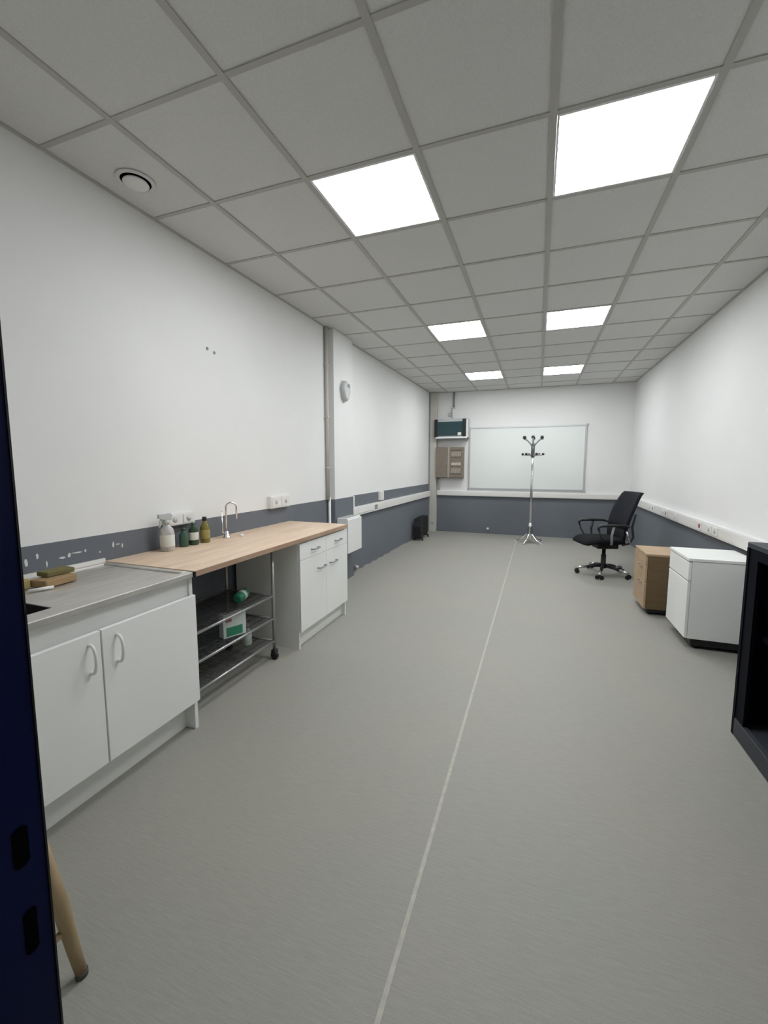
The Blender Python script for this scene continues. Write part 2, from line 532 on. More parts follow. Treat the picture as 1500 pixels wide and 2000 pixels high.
t = thing('cable_trunking', 'white cable trunking running across the back wall under the whiteboard', 'trunking', (-0.2, YB, 0.765))
bobj('body', 'white_plastic', t, -1.984, XR - 0.052, YB - 0.05, YB - 0.001, 0.765, 0.865, 0.004)
bobj('cover', 'offwhite', t, -1.97, XR - 0.06, YB - 0.054, YB - 0.05, 0.782, 0.848)

t = thing('cable_trunking', 'white cable trunking with sockets along the right wall', 'trunking', (XR, 4.4, 0.735))
bobj('body', 'white_plastic', t, XR - 0.05, XR - 0.001, YF + 0.01, YB - 0.002, 0.735, 0.852, 0.004)
bobj('cover', 'offwhite', t, XR - 0.054, XR - 0.05, YF + 0.02, YB - 0.06, 0.752, 0.835)
for (y, m) in ((6.62, 'greyd'), (6.78, 'offwhite'), (5.98, 'greyd'), (6.12, 'offwhite'), (5.60, 'offwhite'), (4.84, 'red'), (4.60, 'greyp'), (4.46, 'greyp')):
    pl = bobj('socket', 'white_plastic', t, XR - 0.060, XR - 0.054, y - 0.055, y + 0.055, 0.757, 0.832, 0.002)
    bm = nb(); lathe(bm, [(0.024, 0.0), (0.024, -0.0015), (0.0001, -0.0015)], (XR - 0.0598, y, 0.795), 14, 'x')
    obj('insert', bm, m if m != 'red' else 'red', pl)

# double sockets on the left wall above the worktop
for (y0, y1, z0, z1, lab) in ((1.965, 2.185, 0.995, 1.072, 'white double wall socket above the spray bottle on the left wall'),
                              (3.03, 3.31, 1.005, 1.112, 'white double wall socket above far half of the wooden worktop')):
    t = thing('wall_socket', lab, 'socket', (xw((y0 + y1) / 2), (y0 + y1) / 2, z0), group='surface sockets above the worktop')
    obj('back_box', lprism(y0, y1, 0.001, 0.040, z0, z1), 'white_plastic', t)
    for k in range(2):
        a = y0 + 0.012 + k * (y1 - y0) / 2
        b = a + (y1 - y0) / 2 - 0.024
        fp = obj('face_plate', lprism(a, b, 0.040, 0.046, z0 + 0.010, z1 - 0.010), 'offwhite', t)
        bm = nb(); lathe(bm, [(0.020, 0.0), (0.020, 0.0012), (0.0001, 0.0012)], (xw(a) + 0.0465, (a + b) / 2, (z0 + z1) / 2), 14, 'x')
        obj('insert', bm, 'greyp', fp)

# small round stops by the floor
for (x, y, z, ax, lab) in ((xw(4.80), 4.80, 0.065, 'x', 'small white round stop low on left wall just beyond the base cabinet'),
                           (-0.92, YB, 0.105, 'y', 'small white round stop low on the grey back wall')):
    s = 1 if ax == 'x' else -1
    t = thing('wall_stop', lab, 'door stop', (x, y, z - 0.03), group='wall stops')
    bm = nb(); lathe(bm, [(0.030, 0.001 * s), (0.030, 0.012 * s), (0.024, 0.014 * s)], (x, y, z), 16, ax)
    obj('plate', bm, 'greyd', t)
    bm = nb(); lathe(bm, [(0.017, 0.014 * s), (0.021, 0.03 * s), (0.017, 0.045 * s), (0.0001, 0.048 * s)], (x, y, z), 16, ax)
    obj('buffer', bm, 'white_plastic', t)

# ================================================================== KITCHEN RUN
# sink base cabinet
SY0, SY1 = 0.62, 1.597
t = thing('sink_cabinet', 'white two-door base cabinet under the steel sink', 'cabinet', (-1.93, (SY0 + SY1) / 2, 0))
for y in (SY0, SY1 - 0.02):
    bobj('side_panel', 'white_lam', t, -2.235, -1.655, y, y + 0.02, 0.0, 0.822)
bobj('bottom_panel', 'white_lam', t, -2.235, -1.66, SY0 + 0.02, SY1 - 0.02, 0.14, 0.158)
bobj('back_panel', 'white_lam', t, -2.235, -2.228, SY0 + 0.02, SY1 - 0.02, 0.158, 0.822)
bobj('fascia', 'white_lam', t, -1.682, -1.664, SY0 + 0.02, SY1 - 0.02, 0.70, 0.822)
bobj('plinth', 'white_lam', t, -1.735, -1.718, SY0 + 0.02, SY1 - 0.02, 0.0, 0.139)
def d_handle(parent, x, y, z0, z1, m='white_plastic'):
    bm = nb()
    pts = []
    for k in range(13):
        a = PI * k / 12
        pts.append((x + 0.002 + 0.034 * math.sin(a) ** 0.7 if 0 < k < 12 else x - 0.002, y, (z0 + z1) / 2 + (z1 - z0) / 2 * math.cos(a)))
    tube(bm, pts, 0.0065, 8)
    return obj('handle', bm, m, parent)
for (a, b, hy) in ((SY0 + 0.002, 1.1045, 1.058), (1.1105, SY1 - 0.002, 1.170)):
    dr = bobj('door', 'white_lam', t, -1.653, -1.633, a, b, 0.158, 0.726, 0.0015)
    d_handle(dr, -1.633, hy, 0.568, 0.685)

# stainless sink top with drainer
t = thing('steel_sink', 'stainless steel sink top with drainer left of the wooden worktop', 'sink', (-1.93, (SY0 + SY1) / 2, 0.822))
SB0, SB1, SBX0, SBX1 = 0.68, 1.005, -2.10, -1.74
ZT = 0.851
bm = nb()
xb = -2.25
box(bm, -1.665, -1.622, SY0 - 0.005, 1.577, 0.823, ZT, 0.004, 2)          # front lip
box(bm, xb, -1.665, SY0 - 0.005, SY0 + 0.03, 0.823, ZT, 0.003)
box(bm, xb, -1.665, 1.548, 1.577, 0.823, ZT, 0.003)
box(bm, xb, xb + 0.035, SY0 + 0.03, 1.548, 0.823, ZT, 0.003)
obj('rim', bm, 'steel', t)
bm = nb()
zd = 0.842
box(bm, xb + 0.035, -1.665, SB1, 1.548, 0.830, zd)
box(bm, xb + 0.035, SBX0, SY0 + 0.03, SB1, 0.830, zd)
box(bm, SBX1, -1.665, SY0 + 0.03, SB1, 0.830, zd)
box(bm, SBX0, SBX1, SY0 + 0.03, SB0, 0.830, zd)
obj('drainer', bm, 'steel', t)
bm = nb()
g = 0.004
box(bm, SBX0, SBX1, SB0, SB1, 0.66, 0.664)
box(bm, SBX0, SBX0 + g, SB0, SB1, 0.664, zd - 0.001)
box(bm, SBX1 - g, SBX1, SB0, SB1, 0.664, zd - 0.001)
box(bm, SBX0 + g, SBX1 - g, SB0, SB0 + g, 0.664, zd - 0.001)
box(bm, SBX0 + g, SBX1 - g, SB1 - g, SB1, 0.664, zd - 0.001)
obj('bowl', bm, 'steel_dark', t)
bm = nb(); lathe(bm, [(0.035, 0), (0.035, 0.003), (0.02, 0.004), (0.018, 0.001), (0.0001, 0.001)], (-1.92, 0.84, 0.664), 18)
obj('drain', bm, 'chrome', t)
obj('back_lip', lprism(SY0, 1.577, 0.001, 0.016, ZT, 0.872), 'offwhite', t)

# wooden worktop
WY0, WY1 = 1.582, 3.358
bm = nb()
prism(bm, [(xw(WY0) + 0.001, WY0), (-1.617, WY0), (-1.617, WY1), (xw(WY1) + 0.001, WY1)], 'z', 0.824, 0.854, 0.0)
top = obj('worktop', bm, 'wood_top')
tag(top, 'long light oak worktop spanning the wire trolley and white drawer cabinet', 'worktop')
bobj('edge_band', 'wood_edge', top, -1.617, -1.615, WY0, WY1, 0.825, 0.853)
bobj('end_cap', 'black', top, -1.665, -1.6145, WY0 - 0.004, WY0 + 0.006, 0.822, 0.850)

# far base cabinet: two drawers above two doors
UY0, UY1 = 2.572, 3.372
t = thing('base_cabinet', 'white base cabinet with two drawers over two doors under the worktop end', 'cabinet', (-1.93, (UY0 + UY1) / 2, 0))
for y in (UY0, UY1 - 0.02):
    bobj('side_panel', 'white_lam', t, -2.21, -1.648, y, y + 0.02, 0.0, 0.823)
bobj('bottom_panel', 'white_lam', t, -2.21, -1.65, UY0 + 0.02, UY1 - 0.02, 0.125, 0.145)
bobj('back_panel', 'white_lam', t, -2.21, -2.203, UY0 + 0.02, UY1 - 0.02, 0.145, 0.823)
bobj('rail', 'white_lam', t, -1.70, -1.652, UY0 + 0.02, UY1 - 0.02, 0.80, 0.823)
bobj('plinth', 'white_lam', t, -1.70, -1.683, UY0 + 0.02, UY1 - 0.02, 0.0, 0.124)
def bar_handle(parent, x, y, z, L=0.10):
    bm = nb()
    tube(bm, [(x - 0.002, y - L / 2, z), (x + 0.022, y - L / 2, z), (x + 0.026, y - L / 2 + 0.006, z), (x + 0.026, y + L / 2 - 0.006, z), (x + 0.022, y + L / 2, z), (x - 0.002, y + L / 2, z)], 0.0055, 8)
    return obj('handle', bm, 'greyd', parent)
UM = (UY0 + UY1) / 2
for k, (a, b) in enumerate(((UY0 + 0.002, UM - 0.0015), (UM + 0.0015, UY1 - 0.002))):
    dw = bobj('drawer', 'white_lam', t, -1.646, -1.628, a, b, 0.683, 0.806, 0.0015)
    bar_handle(dw, -1.628, (2.785, 3.178)[k], 0.742)
    dr = bobj('door', 'white_lam', t, -1.646, -1.628, a, b, 0.135, 0.680, 0.0015)
    bar_handle(dr, -1.628, (2.885, 3.085)[k], 0.572, 0.11)

# wire trolley under the worktop
TX0, TX1, TY0, TY1 = -2.14, -1.735, 1.632, 2.385
t = thing('wire_trolley', 'grey wire shelf trolley on castors under the oak worktop', 'trolley', ((TX0 + TX1) / 2, (TY0 + TY1) / 2, 0))
for x in (TX0, TX1):
    for y in (TY0, TY1):
        bm = nb(); tube(bm, [(x, y, 0.07), (x, y, 0.795)], 0.011, 10)
        obj('post', bm, 'zinc', t)
        cs = nb()
        lathe(cs, [(0.0001, -0.013), (0.026, -0.013), (0.030, -0.008), (0.030, 0.008), (0.026, 0.013), (0.0001, 0.013)], (x, y, 0.030), 16, 'y')
        cs_o = obj('castor', cs, 'black', t)
        bm = nb()
        box(bm, x - 0.018, x + 0.018, y - 0.021, y + 0.021, 0.046, 0.074, 0.004)
        obj('castor_fork', bm, 'black', cs_o)
for z in (0.135, 0.300, 0.466):
    bm = nb()
    r = 0.009
    for (a, b) in (((TX1, TY0), (TX1, TY1)), ((TX0, TY0), (TX0, TY1)), ((TX0, TY0), (TX1, TY0)), ((TX0, TY1), (TX1, TY1))):
        tube(bm, [(*a, z), (*b, z)], r, 8)
    sh = obj('shelf_frame', bm, 'zinc', t)
    bm = nb()
    for k in range(1, 46):
        y = TY0 + (TY1 - TY0) * k / 46
        tube(bm, [(TX0, y, z + 0.004), (TX1, y, z + 0.004)], 0.0019, 4)
    for k in range(1, 6):
        x = TX0 + (TX1 - TX0) * k / 6
        tube(bm, [(x, TY0, z), (x, TY1, z)], 0.003, 5)
    obj('shelf_wires', bm, 'wire_dark', sh, kind='stuff')

# things on the trolley
def shelf_z(k): return (0.135, 0.300, 0.466)[k] + 0.006
t = thing('food_packet', 'green and white packet on the middle shelf of the trolley', 'packet', (-1.80, 2.045, shelf_z(1)), rz=math.radians(-24))
bobj('box', 'pack_white', t, -0.03, 0.03, -0.075, 0.075, 0.0, 0.148, 0.003)
bobj('label_panel', 'pack_green', t, 0.03, 0.032, -0.055, 0.050, 0.012, 0.068)
bobj('label_strip', 'pink', t, 0.03, 0.032, -0.06, -0.02, 0.105, 0.128)
t = thing('cleaning_sponge_pack', 'rounded green pack lying on the upper trolley shelf', 'packet', (-1.86, 2.21, shelf_z(2)), rz=0.3)
bm = nb(); tube(bm, [(0, -0.075, 0.034), (0, -0.06, 0.036), (0, 0.06, 0.036), (0, 0.075, 0.034)], [0.022, 0.034, 0.034, 0.022], 14)
obj('roll', bm, 'pack_green', t)
bm = nb(); tube(bm, [(0, -0.02, 0.036), (0, 0.02, 0.036)], 0.0355, 14)
obj('band', bm, 'pack_white', t)
t = thing('cleaning_bottle', 'small white bottle on the bottom shelf of the trolley', 'bottle', (-1.87, 2.265, shelf_z(0)))
bm = nb(); lathe(bm, [(0.026, 0), (0.030, 0.006), (0.030, 0.085), (0.013, 0.112), (0.012, 0.122)], (-1.87, 2.265, shelf_z(0)), 16)
obj('body', bm, 'pack_white', t)
bm = nb(); lathe(bm, [(0.014, 0.122), (0.014, 0.145), (0.008, 0.150), (0.0001, 0.150)], (-1.87, 2.265, shelf_z(0)), 14)
obj('cap', bm, 'spray', t)
pk = bobj('small_packet', 'pink', None, -1.845, -1.815, 2.135, 2.20, shelf_z(1), shelf_z(1) + 0.055, 0.004)
tag(pk, 'small plum coloured packet on the middle trolley shelf', 'packet')

# bottles on the worktop
ZW = 0.854
t = thing('spray_bottle', 'milky white spray bottle on the worktop beside the wall', 'bottle', (-2.165, 1.915, ZW), rz=math.radians(-105))
bm = nb(); lathe(bm, [(0.036, 0), (0.041, 0.006), (0.041, 0.11), (0.036, 0.135), (0.016, 0.160), (0.014, 0.172)], (0, 0, 0), 20)
obj('body', bm, 'spray', t)
bm = nb(); lathe(bm, [(0.0415, 0.03), (0.0420, 0.032), (0.0420, 0.10), (0.0415, 0.102)], (0, 0, 0), 20)
obj('label_sleeve', bm, 'label_white', t)
bm = nb(); lathe(bm, [(0.018, 0.168), (0.018, 0.188), (0.012, 0.196)], (0, 0, 0), 14)
nk = obj('collar', bm, 'greyp', t)
bm = nb()
prism(bm, [(-0.028, 0.194), (0.016, 0.194), (0.050, 0.206), (0.050, 0.232), (-0.022, 0.236), (-0.034, 0.222)], 'y', -0.013, 0.013, 0.003)
obj('spray_head', bm, 'greyp', t)
bm = nb(); tube(bm, [(0.028, 0, 0.204), (0.040, 0, 0.186), (0.040, 0, 0.165), (0.046, 0, 0.150)], [0.007, 0.006, 0.006, 0.005], 8)
obj('trigger', bm, 'greyp', t)

def bottle(name, label, x, y, prof, m, cap, capm, sleeve=None, sm=None):
    t = thing(name, label, 'bottle', (x, y, ZW))
    bm = nb(); lathe(bm, prof, (x, y, ZW), 18)
    obj('body', bm, m, t)
    bm = nb(); lathe(bm, cap, (x, y, ZW), 14)
    obj('cap', bm, capm, t)
    if sleeve:
        bm = nb(); lathe(bm, sleeve, (x, y, ZW), 18)
        obj('label_sleeve', bm, sm, t)
bottle('green_bottle', 'squat green bottle beside the white spray bottle', -2.175, 2.050,
       [(0.026, 0), (0.029, 0.005), (0.029, 0.075), (0.014, 0.100), (0.012, 0.108)], 'green_glass',
       [(0.014, 0.106), (0.014, 0.124), (0.0001, 0.125)], 'green_dark')
bottle('dark_green_bottle', 'dark green bottle with a pale label beside the oil bottle', -2.165, 2.122,
       [(0.028, 0), (0.031, 0.005), (0.031, 0.095), (0.014, 0.125), (0.012, 0.135)], 'green_dark',
       [(0.014, 0.133), (0.014, 0.150), (0.0001, 0.151)], 'green_glass',
       [(0.0313, 0.035), (0.0316, 0.036), (0.0316, 0.085), (0.0313, 0.086)], 'label_white')
bottle('oil_bottle', 'olive yellow oil bottle with black cap on the worktop', -2.160, 2.218,
       [(0.029, 0), (0.032, 0.006), (0.031, 0.060), (0.032, 0.100), (0.022, 0.125), (0.014, 0.142), (0.013, 0.155)], 'olive',
       [(0.015, 0.152), (0.015, 0.176), (0.013, 0.178), (0.0001, 0.178)], 'black',
       [(0.0322, 0.030), (0.0325, 0.031), (0.0325, 0.088), (0.0322, 0.089)], 'label_olive')

# slender tap
TXp, TYp = -2.150, 2.415
t = thing('tap', 'slender chrome swan-neck tap at the back of the worktop', 'tap', (TXp, TYp, ZW))
bm = nb(); lathe(bm, [(0.026, 0), (0.026, 0.006), (0.017, 0.010), (0.015, 0.045), (0.010, 0.050)], (TXp, TYp, ZW), 18)
obj('base', bm, 'chrome', t)
bm = nb()
pts = [(TXp, TYp, ZW + 0.04), (TXp, TYp, ZW + 0.225)]
for k in range(1, 12):
    a = PI * k / 12
    pts.append((TXp + 0.026 - 0.026 * math.cos(a), TYp + 0.026 - 0.026 * math.cos(a), ZW + 0.225 + 0.034 * math.sin(a)))
pts += [(TXp + 0.052, TYp + 0.052, ZW + 0.225), (TXp + 0.052, TYp + 0.052, ZW + 0.135)]
tube(bm, pts, 0.0065, 10)
obj('spout', bm, 'chrome', t)
bm = nb(); tube(bm, [(TXp - 0.004, TYp - 0.012, ZW + 0.03), (TXp - 0.012, TYp - 0.026, ZW + 0.045), (TXp - 0.012, TYp - 0.028, ZW + 0.20)], [0.007, 0.006, 0.0045], 8)
obj('lever', bm, 'chrome', t)
pc = nb(); lathe(pc, [(0.014, 0), (0.016, 0.004), (0.016, 0.014), (0.012, 0.017), (0.0001, 0.017)], (-2.085, 2.50, ZW), 16)
tag(obj('sink_plug', pc, 'white_plastic'), 'small white plug lying on the worktop by the tap', 'plug')

# things on the drainer by the wall
zs_ = zd + 0.003
t = thing('cleaning_sponge', 'flat brown sponge lying on the steel drainer', 'sponge', (-2.075, 1.215, zs_), rz=math.radians(8))
bobj('sponge_block', 'sponge_b', t, -0.05, 0.05, -0.075, 0.07, 0.0, 0.034, 0.006, 2)
o = bobj('scouring_pad', 'sponge_g', None, -2.145, -2.07, 1.185, 1.305, zs_ + 0.0345, zs_ + 0.058, 0.005, 2)
tag(o, 'olive scouring pad resting on top of the brown sponge', 'scourer')
o = bobj('sponge', 'sponge_y', None, -2.155, -2.085, 1.085, 1.130, zs_, zs_ + 0.044, 0.008, 2)
tag(o, 'small yellowish sponge beside the brown sponge on the drainer', 'sponge')
bm = nb(); tube(bm, [(-2.03, 1.085, zs_ + 0.007), (-1.995, 1.165, zs_ + 0.007)], 0.007, 10)
tag(obj('brush_handle', bm, 'white_plastic'), 'short white brush handle on the drainer in front of the sponges', 'brush')

# ================================================================== LEFT WALL FIXTURES
# white convector on the pier
t = thing('wall_convector', 'white box-shaped wall unit on the pier just beyond the worktop', 'heater', (-2.07, 4.36, 0.38))
bobj('body', 'white_metal', t, -2.144, -2.012, 4.175, 4.545, 0.382, 0.785, 0.006, 2)
bobj('front_cover', 'white_plastic', t, -2.012, -2.0, 4.170, 4.550, 0.380, 0.770, 0.004)
for k in range(7):
    bobj('grille_slat', 'greyp', t, -2.13, -2.03, 4.20 + k * 0.048, 4.228 + k * 0.048, 0.785, 0.788)

# alarm sounder on the pier
t = thing('wall_sounder', 'pale oval wall fixture high on the pier', 'wall fixture', (-2.13, 4.37, 2.12))
def oval(bm, x0, x1, yc, zc_, ry, rz, s=0.82, seg=24):
    rings = []
    for (x, k) in ((x0, 1.0), (x0 + (x1 - x0) * 0.6, 0.97), (x1 - 0.004, s), (x1, s - 0.12)):
        rings.append([bm.verts.new((x, yc + ry * k * math.cos(2 * PI * i / seg) * (1.0 if math.sin(2 * PI * i / seg) > -0.2 else 0.86), zc_ + rz * k * math.sin(2 * PI * i / seg))) for i in range(seg)])
    for A, B in zip(rings, rings[1:]):
        for i in range(seg):
            f = bm.faces.new((A[i], A[(i + 1) % seg], B[(i + 1) % seg], B[i])); f.smooth = True
    bm.faces.new(rings[0][::-1]); bm.faces.new(rings[-1])
bm = nb(); oval(bm, -2.144, -2.085, 4.375, 2.235, 0.10, 0.120)
obj('housing', bm, 'greyp', t)
bobj('window', 'greyd', t, -2.086, -2.081, 4.365, 4.425, 2.275, 2.315, 0.002)
bm = nb(); oval(bm, -2.1445, -2.135, 4.375, 2.235, 0.112, 0.132)
obj('back_plate', bm, 'white_plastic', t)

# ================================================================== CEILING VENT
t = thing('ceiling_vent', 'round white disc vent in the ceiling tile by the left wall', 'vent', (-2.040, 1.728, ZC - 0.04))
def ring(bm, ro, ri, z0, z1, seg=36):
    c = (-2.040, 1.728, 0)
    lathe(bm, [(ri, z0), (ro, z0), (ro, z1), (ri, z1), (ri, z0)], c, seg)
vc = (-2.040, 1.728, 0)
bm = nb(); lathe(bm, [(0.094, ZC + 0.002), (0.094, ZC - 0.002), (0.088, ZC - 0.004), (0.075, ZC - 0.005), (0.072, ZC - 0.004), (0.072, ZC + 0.002)], vc, 40)
obj('flange', bm, 'tile', t)
bm = nb(); lathe(bm, [(0.072, ZC - 0.0015), (0.0001, ZC - 0.0015)], vc, 40)
obj('throat', bm, 'hole', t)
bm = nb(); lathe(bm, [(0.0001, ZC - 0.003), (0.056, ZC - 0.004), (0.062, ZC - 0.012), (0.058, ZC - 0.016), (0.0001, ZC - 0.018)], vc, 40)
obj('disc', bm, 'vent_white', t)

# ================================================================== BACK WALL
# whiteboard
t = thing('whiteboard', 'large white board in a thin aluminium frame on the back wall', 'whiteboard', (-0.25, YB - 0.01, 0.90))
bx0, bx1, bz0, bz1 = -1.335, 0.832, 0.905, 2.145
bobj('board_face', 'board', t, bx0 + 0.02, bx1 - 0.02, YB - 0.020, YB - 0.001, bz0 + 0.02, bz1 - 0.02)
for (a, b, c, d) in ((bx0, bx1, bz0, bz0 + 0.03), (bx0, bx1, bz1 - 0.03, bz1), (bx0, bx0 + 0.03, bz0 + 0.03, bz1 - 0.03), (bx1 - 0.03, bx1, bz0 + 0.03, bz1 - 0.03)):
    bobj('frame_bar', 'alu', t, a, b, YB - 0.028, YB - 0.001, c, d, 0.003)
for (x, z) in ((bx0, bz0), (bx1, bz0), (bx0, bz1), (bx1, bz1)):
    bobj('corner_cap', 'greyp', t, x - 0.018, x + 0.018, YB - 0.030, YB - 0.001, z - 0.018, z + 0.018, 0.004)

# wall unit with dark front between black ends
t = thing('wall_unit', 'grey wall unit with dark teal front between black ends above the electrical cabinet', 'appliance', (-1.68, 8.39, 1.90))
bobj('case', 'greyp', t, -1.985, -1.335, 8.32, YB - 0.001, 1.945, 2.325, 0.008, 2)
bobj('front_panel', 'teal', t, -1.955, -1.405, 8.300, 8.32, 1.985, 2.262)
for k in range(4):
    bobj('front_slat', 'teal', t, -1.955, -1.405, 8.294, 8.30, 2.01 + k * 0.065, 2.042 + k * 0.065)
for (a, b) in ((-2.018, -1.952), (-1.445, -1.375)):
    bobj('end_cap', 'black', t, a, b, 8.285, 8.32, 1.955, 2.312, 0.006, 2)
bobj('side_cover', 'white_metal', t, -1.375, -1.34, 8.29, 8.32, 1.955, 2.312, 0.006)
bobj('drip_tray', 'white_metal', t, -1.985, -1.35, 8.26, 8.32, 1.925, 1.958, 0.004)
bobj('bracket', 'greyd', t, -1.96, -1.36, 8.30, YB - 0.001, 1.900, 1.924)
bobj('control', 'white_plastic', t, -1.54, -1.47, 8.288, 8.2935, 1.990, 2.045)

# conduit above it
t = thing('conduit', 'dark conduit dropping from the ceiling to the grey wall unit', 'conduit', (-1.655, YB - 0.03, 2.325))
bm = nb(); tube(bm, [(-1.655, YB - 0.028, 2.55), (-1.655, YB - 0.028, ZC - 0.004)], 0.019, 12)
obj('upper_sleeve', bm, 'greyd', t)
bm = nb(); tube(bm, [(-1.668, YB - 0.028, 2.327), (-1.668, YB - 0.028, 2.55)], 0.022, 12)
obj('lower_pipe', bm, 'white_plastic', t)
bobj('collar', 'greyp', t, -1.695, -1.630, YB - 0.055, YB - 0.001, 2.535, 2.56, 0.003)
bm = nb(); tube(bm, [(-1.70, YB - 0.028, 2.40), (-1.735, YB - 0.028, 2.39), (-1.755, YB - 0.028, 2.41), (-1.750, YB - 0.028, 2.44), (-1.72, YB - 0.028, 2.455), (-1.69, YB - 0.028, 2.45)], 0.012, 8)
obj('cable_loop', bm, 'greyp', t)

# electrical cabinet
t = thing('electrical_cabinet', 'taupe two-door electrical cabinet on the back wall left of the whiteboard', 'cabinet', (-1.71, 8.39, 1.12))
bobj('case', 'taupe', t, -1.985, -1.425, 8.33, YB - 0.001, 1.130, 1.755, 0.006)
ld = bobj('door', 'taupe', t, -1.982, -1.745, 8.312, 8.33, 1.140, 1.745, 0.004)
bobj('latch', 'greyd', ld, -1.785, -1.765, 8.300, 8.312, 1.40, 1.50, 0.003)
bobj('mullion', 'taupe_lt', t, -1.742, -1.700, 8.310, 8.33, 1.135, 1.750, 0.003)
rd = nb()
for (a, b, c, d) in ((-1.697, -1.430, 1.140, 1.185), (-1.697, -1.430, 1.700, 1.745), (-1.697, -1.672, 1.185, 1.700), (-1.465, -1.430, 1.185, 1.700)):
    box(rd, a, b, 8.312, 8.33, c, d)
rd = obj('door', rd, 'taupe', t)
for (z, h, m) in ((1.56, 0.10, 'taupe_lt'), (1.385, 0.055, 'breaker'), (1.225, 0.10, 'taupe_lt')):
    for k in range(6):
        bobj('breaker', m, rd, -1.665 + k * 0.033, -1.636 + k * 0.033, 8.314, 8.33, z, z + h + 0.004 * (k % 2), 0.002)
t = thing('cable_drop', 'grey cable conduit below the electrical cabinet', 'conduit', (-1.945, YB - 0.02, 0.87))
bm = nb(); tube(bm, [(-1.945, YB - 0.022, 0.868), (-1.945, YB - 0.022, 1.129)], 0.020, 12)
obj('pipe', bm, 'greyp', t)
bobj('clip', 'greyp', t, -1.972, -1.918, YB - 0.046, YB - 0.001, 0.97, 0.99, 0.003)

# ================================================================== COAT STAND
t = thing('coat_stand', 'chrome coat stand with black tipped hooks before the whiteboard', 'coat stand', (-0.095, 7.74, 0), rz=0.35)
bm = nb(); tube(bm, [(0, 0, 0.06), (0, 0, 1.0), (0, 0, 1.70)], 0.021, 14)
obj('pole', bm, 'chrome', t)
bm = nb(); lathe(bm, [(0.050, 0.05), (0.058, 0.07), (0.058, 0.17), (0.046, 0.26), (0.046, 0.30), (0.024, 0.36)], (0, 0, 0), 18)
obj('hub', bm, 'chrome', t)
bm = nb(); lathe(bm, [(0.024, 1.535), (0.032, 1.54), (0.032, 1.76), (0.022, 1.775), (0.0001, 1.775)], (0, 0, 0), 18)
obj('head', bm, 'steel_dark', t)
for k in range(5):
    a = 2 * PI * k / 5 + 0.2
    ca, sa = math.cos(a), math.sin(a)
    bm = nb(); tube(bm, [(0.03 * ca, 0.03 * sa, 0.16), (0.06 * ca, 0.06 * sa, 0.14), (0.14 * ca, 0.14 * sa, 0.06), (0.245 * ca, 0.245 * sa, 0.022)], [0.020, 0.018, 0.016, 0.015], 10)
    lg = obj('leg', bm, 'chrome', t)
    bm = nb(); lathe(bm, [(0.020, 0), (0.024, 0.004), (0.020, 0.022), (0.012, 0.032), (0.0001, 0.034)], (0.245 * ca, 0.245 * sa, 0), 12)
    obj('foot', bm, 'greyp', lg)
for k in range(6):
    a = 2 * PI * k / 6 + 0.15
    ca, sa = math.cos(a), math.sin(a)
    bm = nb(); tube(bm, [(0.02 * ca, 0.02 * sa, 1.73), (0.06 * ca, 0.06 * sa, 1.78), (0.12 * ca, 0.12 * sa, 1.835), (0.168 * ca, 0.168 * sa, 1.858), (0.19 * ca, 0.19 * sa, 1.862)], 0.014, 10)
    hk = obj('hook', bm, 'alu', t)
    bm = nb(); lathe(bm, [(0.0001, -0.032), (0.022, -0.025), (0.030, 0), (0.022, 0.025), (0.0001, 0.032)], (0.168 * ca, 0.168 * sa, 1.875), 14)
    obj('knob', bm, 'black', hk)
    b_ = a + 0.4
    ca, sa = math.cos(b_), math.sin(b_)
    if k % 3 != 2 or True:
        bm = nb(); tube(bm, [(0.022 * ca, 0.022 * sa, 1.568), (0.15 * ca, 0.15 * sa, 1.568), (0.175 * ca, 0.175 * sa, 1.582)], 0.011, 8)
        hk = obj('lower_hook', bm, 'alu', t)
        bm = nb(); lathe(bm, [(0.0001, -0.022), (0.018, -0.017), (0.025, 0), (0.018, 0.017), (0.0001, 0.022)], (0.172 * ca, 0.172 * sa, 1.585), 12)
        obj('knob', bm, 'black', hk)

# ================================================================== FLOOR HEATER
t = thing('portable_heater', 'low black finned portable heater on the floor by the corner column', 'heater', (-2.05, 7.47, 0))
bobj('control_box', 'black', t, -2.115, -1.975, 7.20, 7.30, 0.055, 0.405, 0.012, 2)
bobj('control_panel', 'navy_top', t, -2.095, -1.995, 7.196, 7.20, 0.26, 0.38)
for k in range(9):
    y = 7.315 + k * 0.047
    bobj('fin', 'black', t, -2.105, -1.985, y, y + 0.028, 0.065, 0.42, 0.010, 2)
bm = nb(); tube(bm, [(-2.045, 7.30, 0.10), (-2.045, 7.735, 0.10)], 0.018, 10); tube(bm, [(-2.045, 7.30, 0.37), (-2.045, 7.735, 0.37)], 0.018, 10)
obj('core_tube', bm, 'black', t)
for y in (7.235, 7.66):
    ft = bobj('foot', 'black', t, -2.13, -1.955, y, y + 0.035, 0.035, 0.060, 0.004)
    for x in (-2.12, -1.965):
        bm = nb(); lathe(bm, [(0.0001, -0.01), (0.020, -0.01), (0.020, 0.01), (0.0001, 0.01)], (x, y + 0.017, 0.020), 12, 'x')
        obj('wheel', bm, 'black', ft)

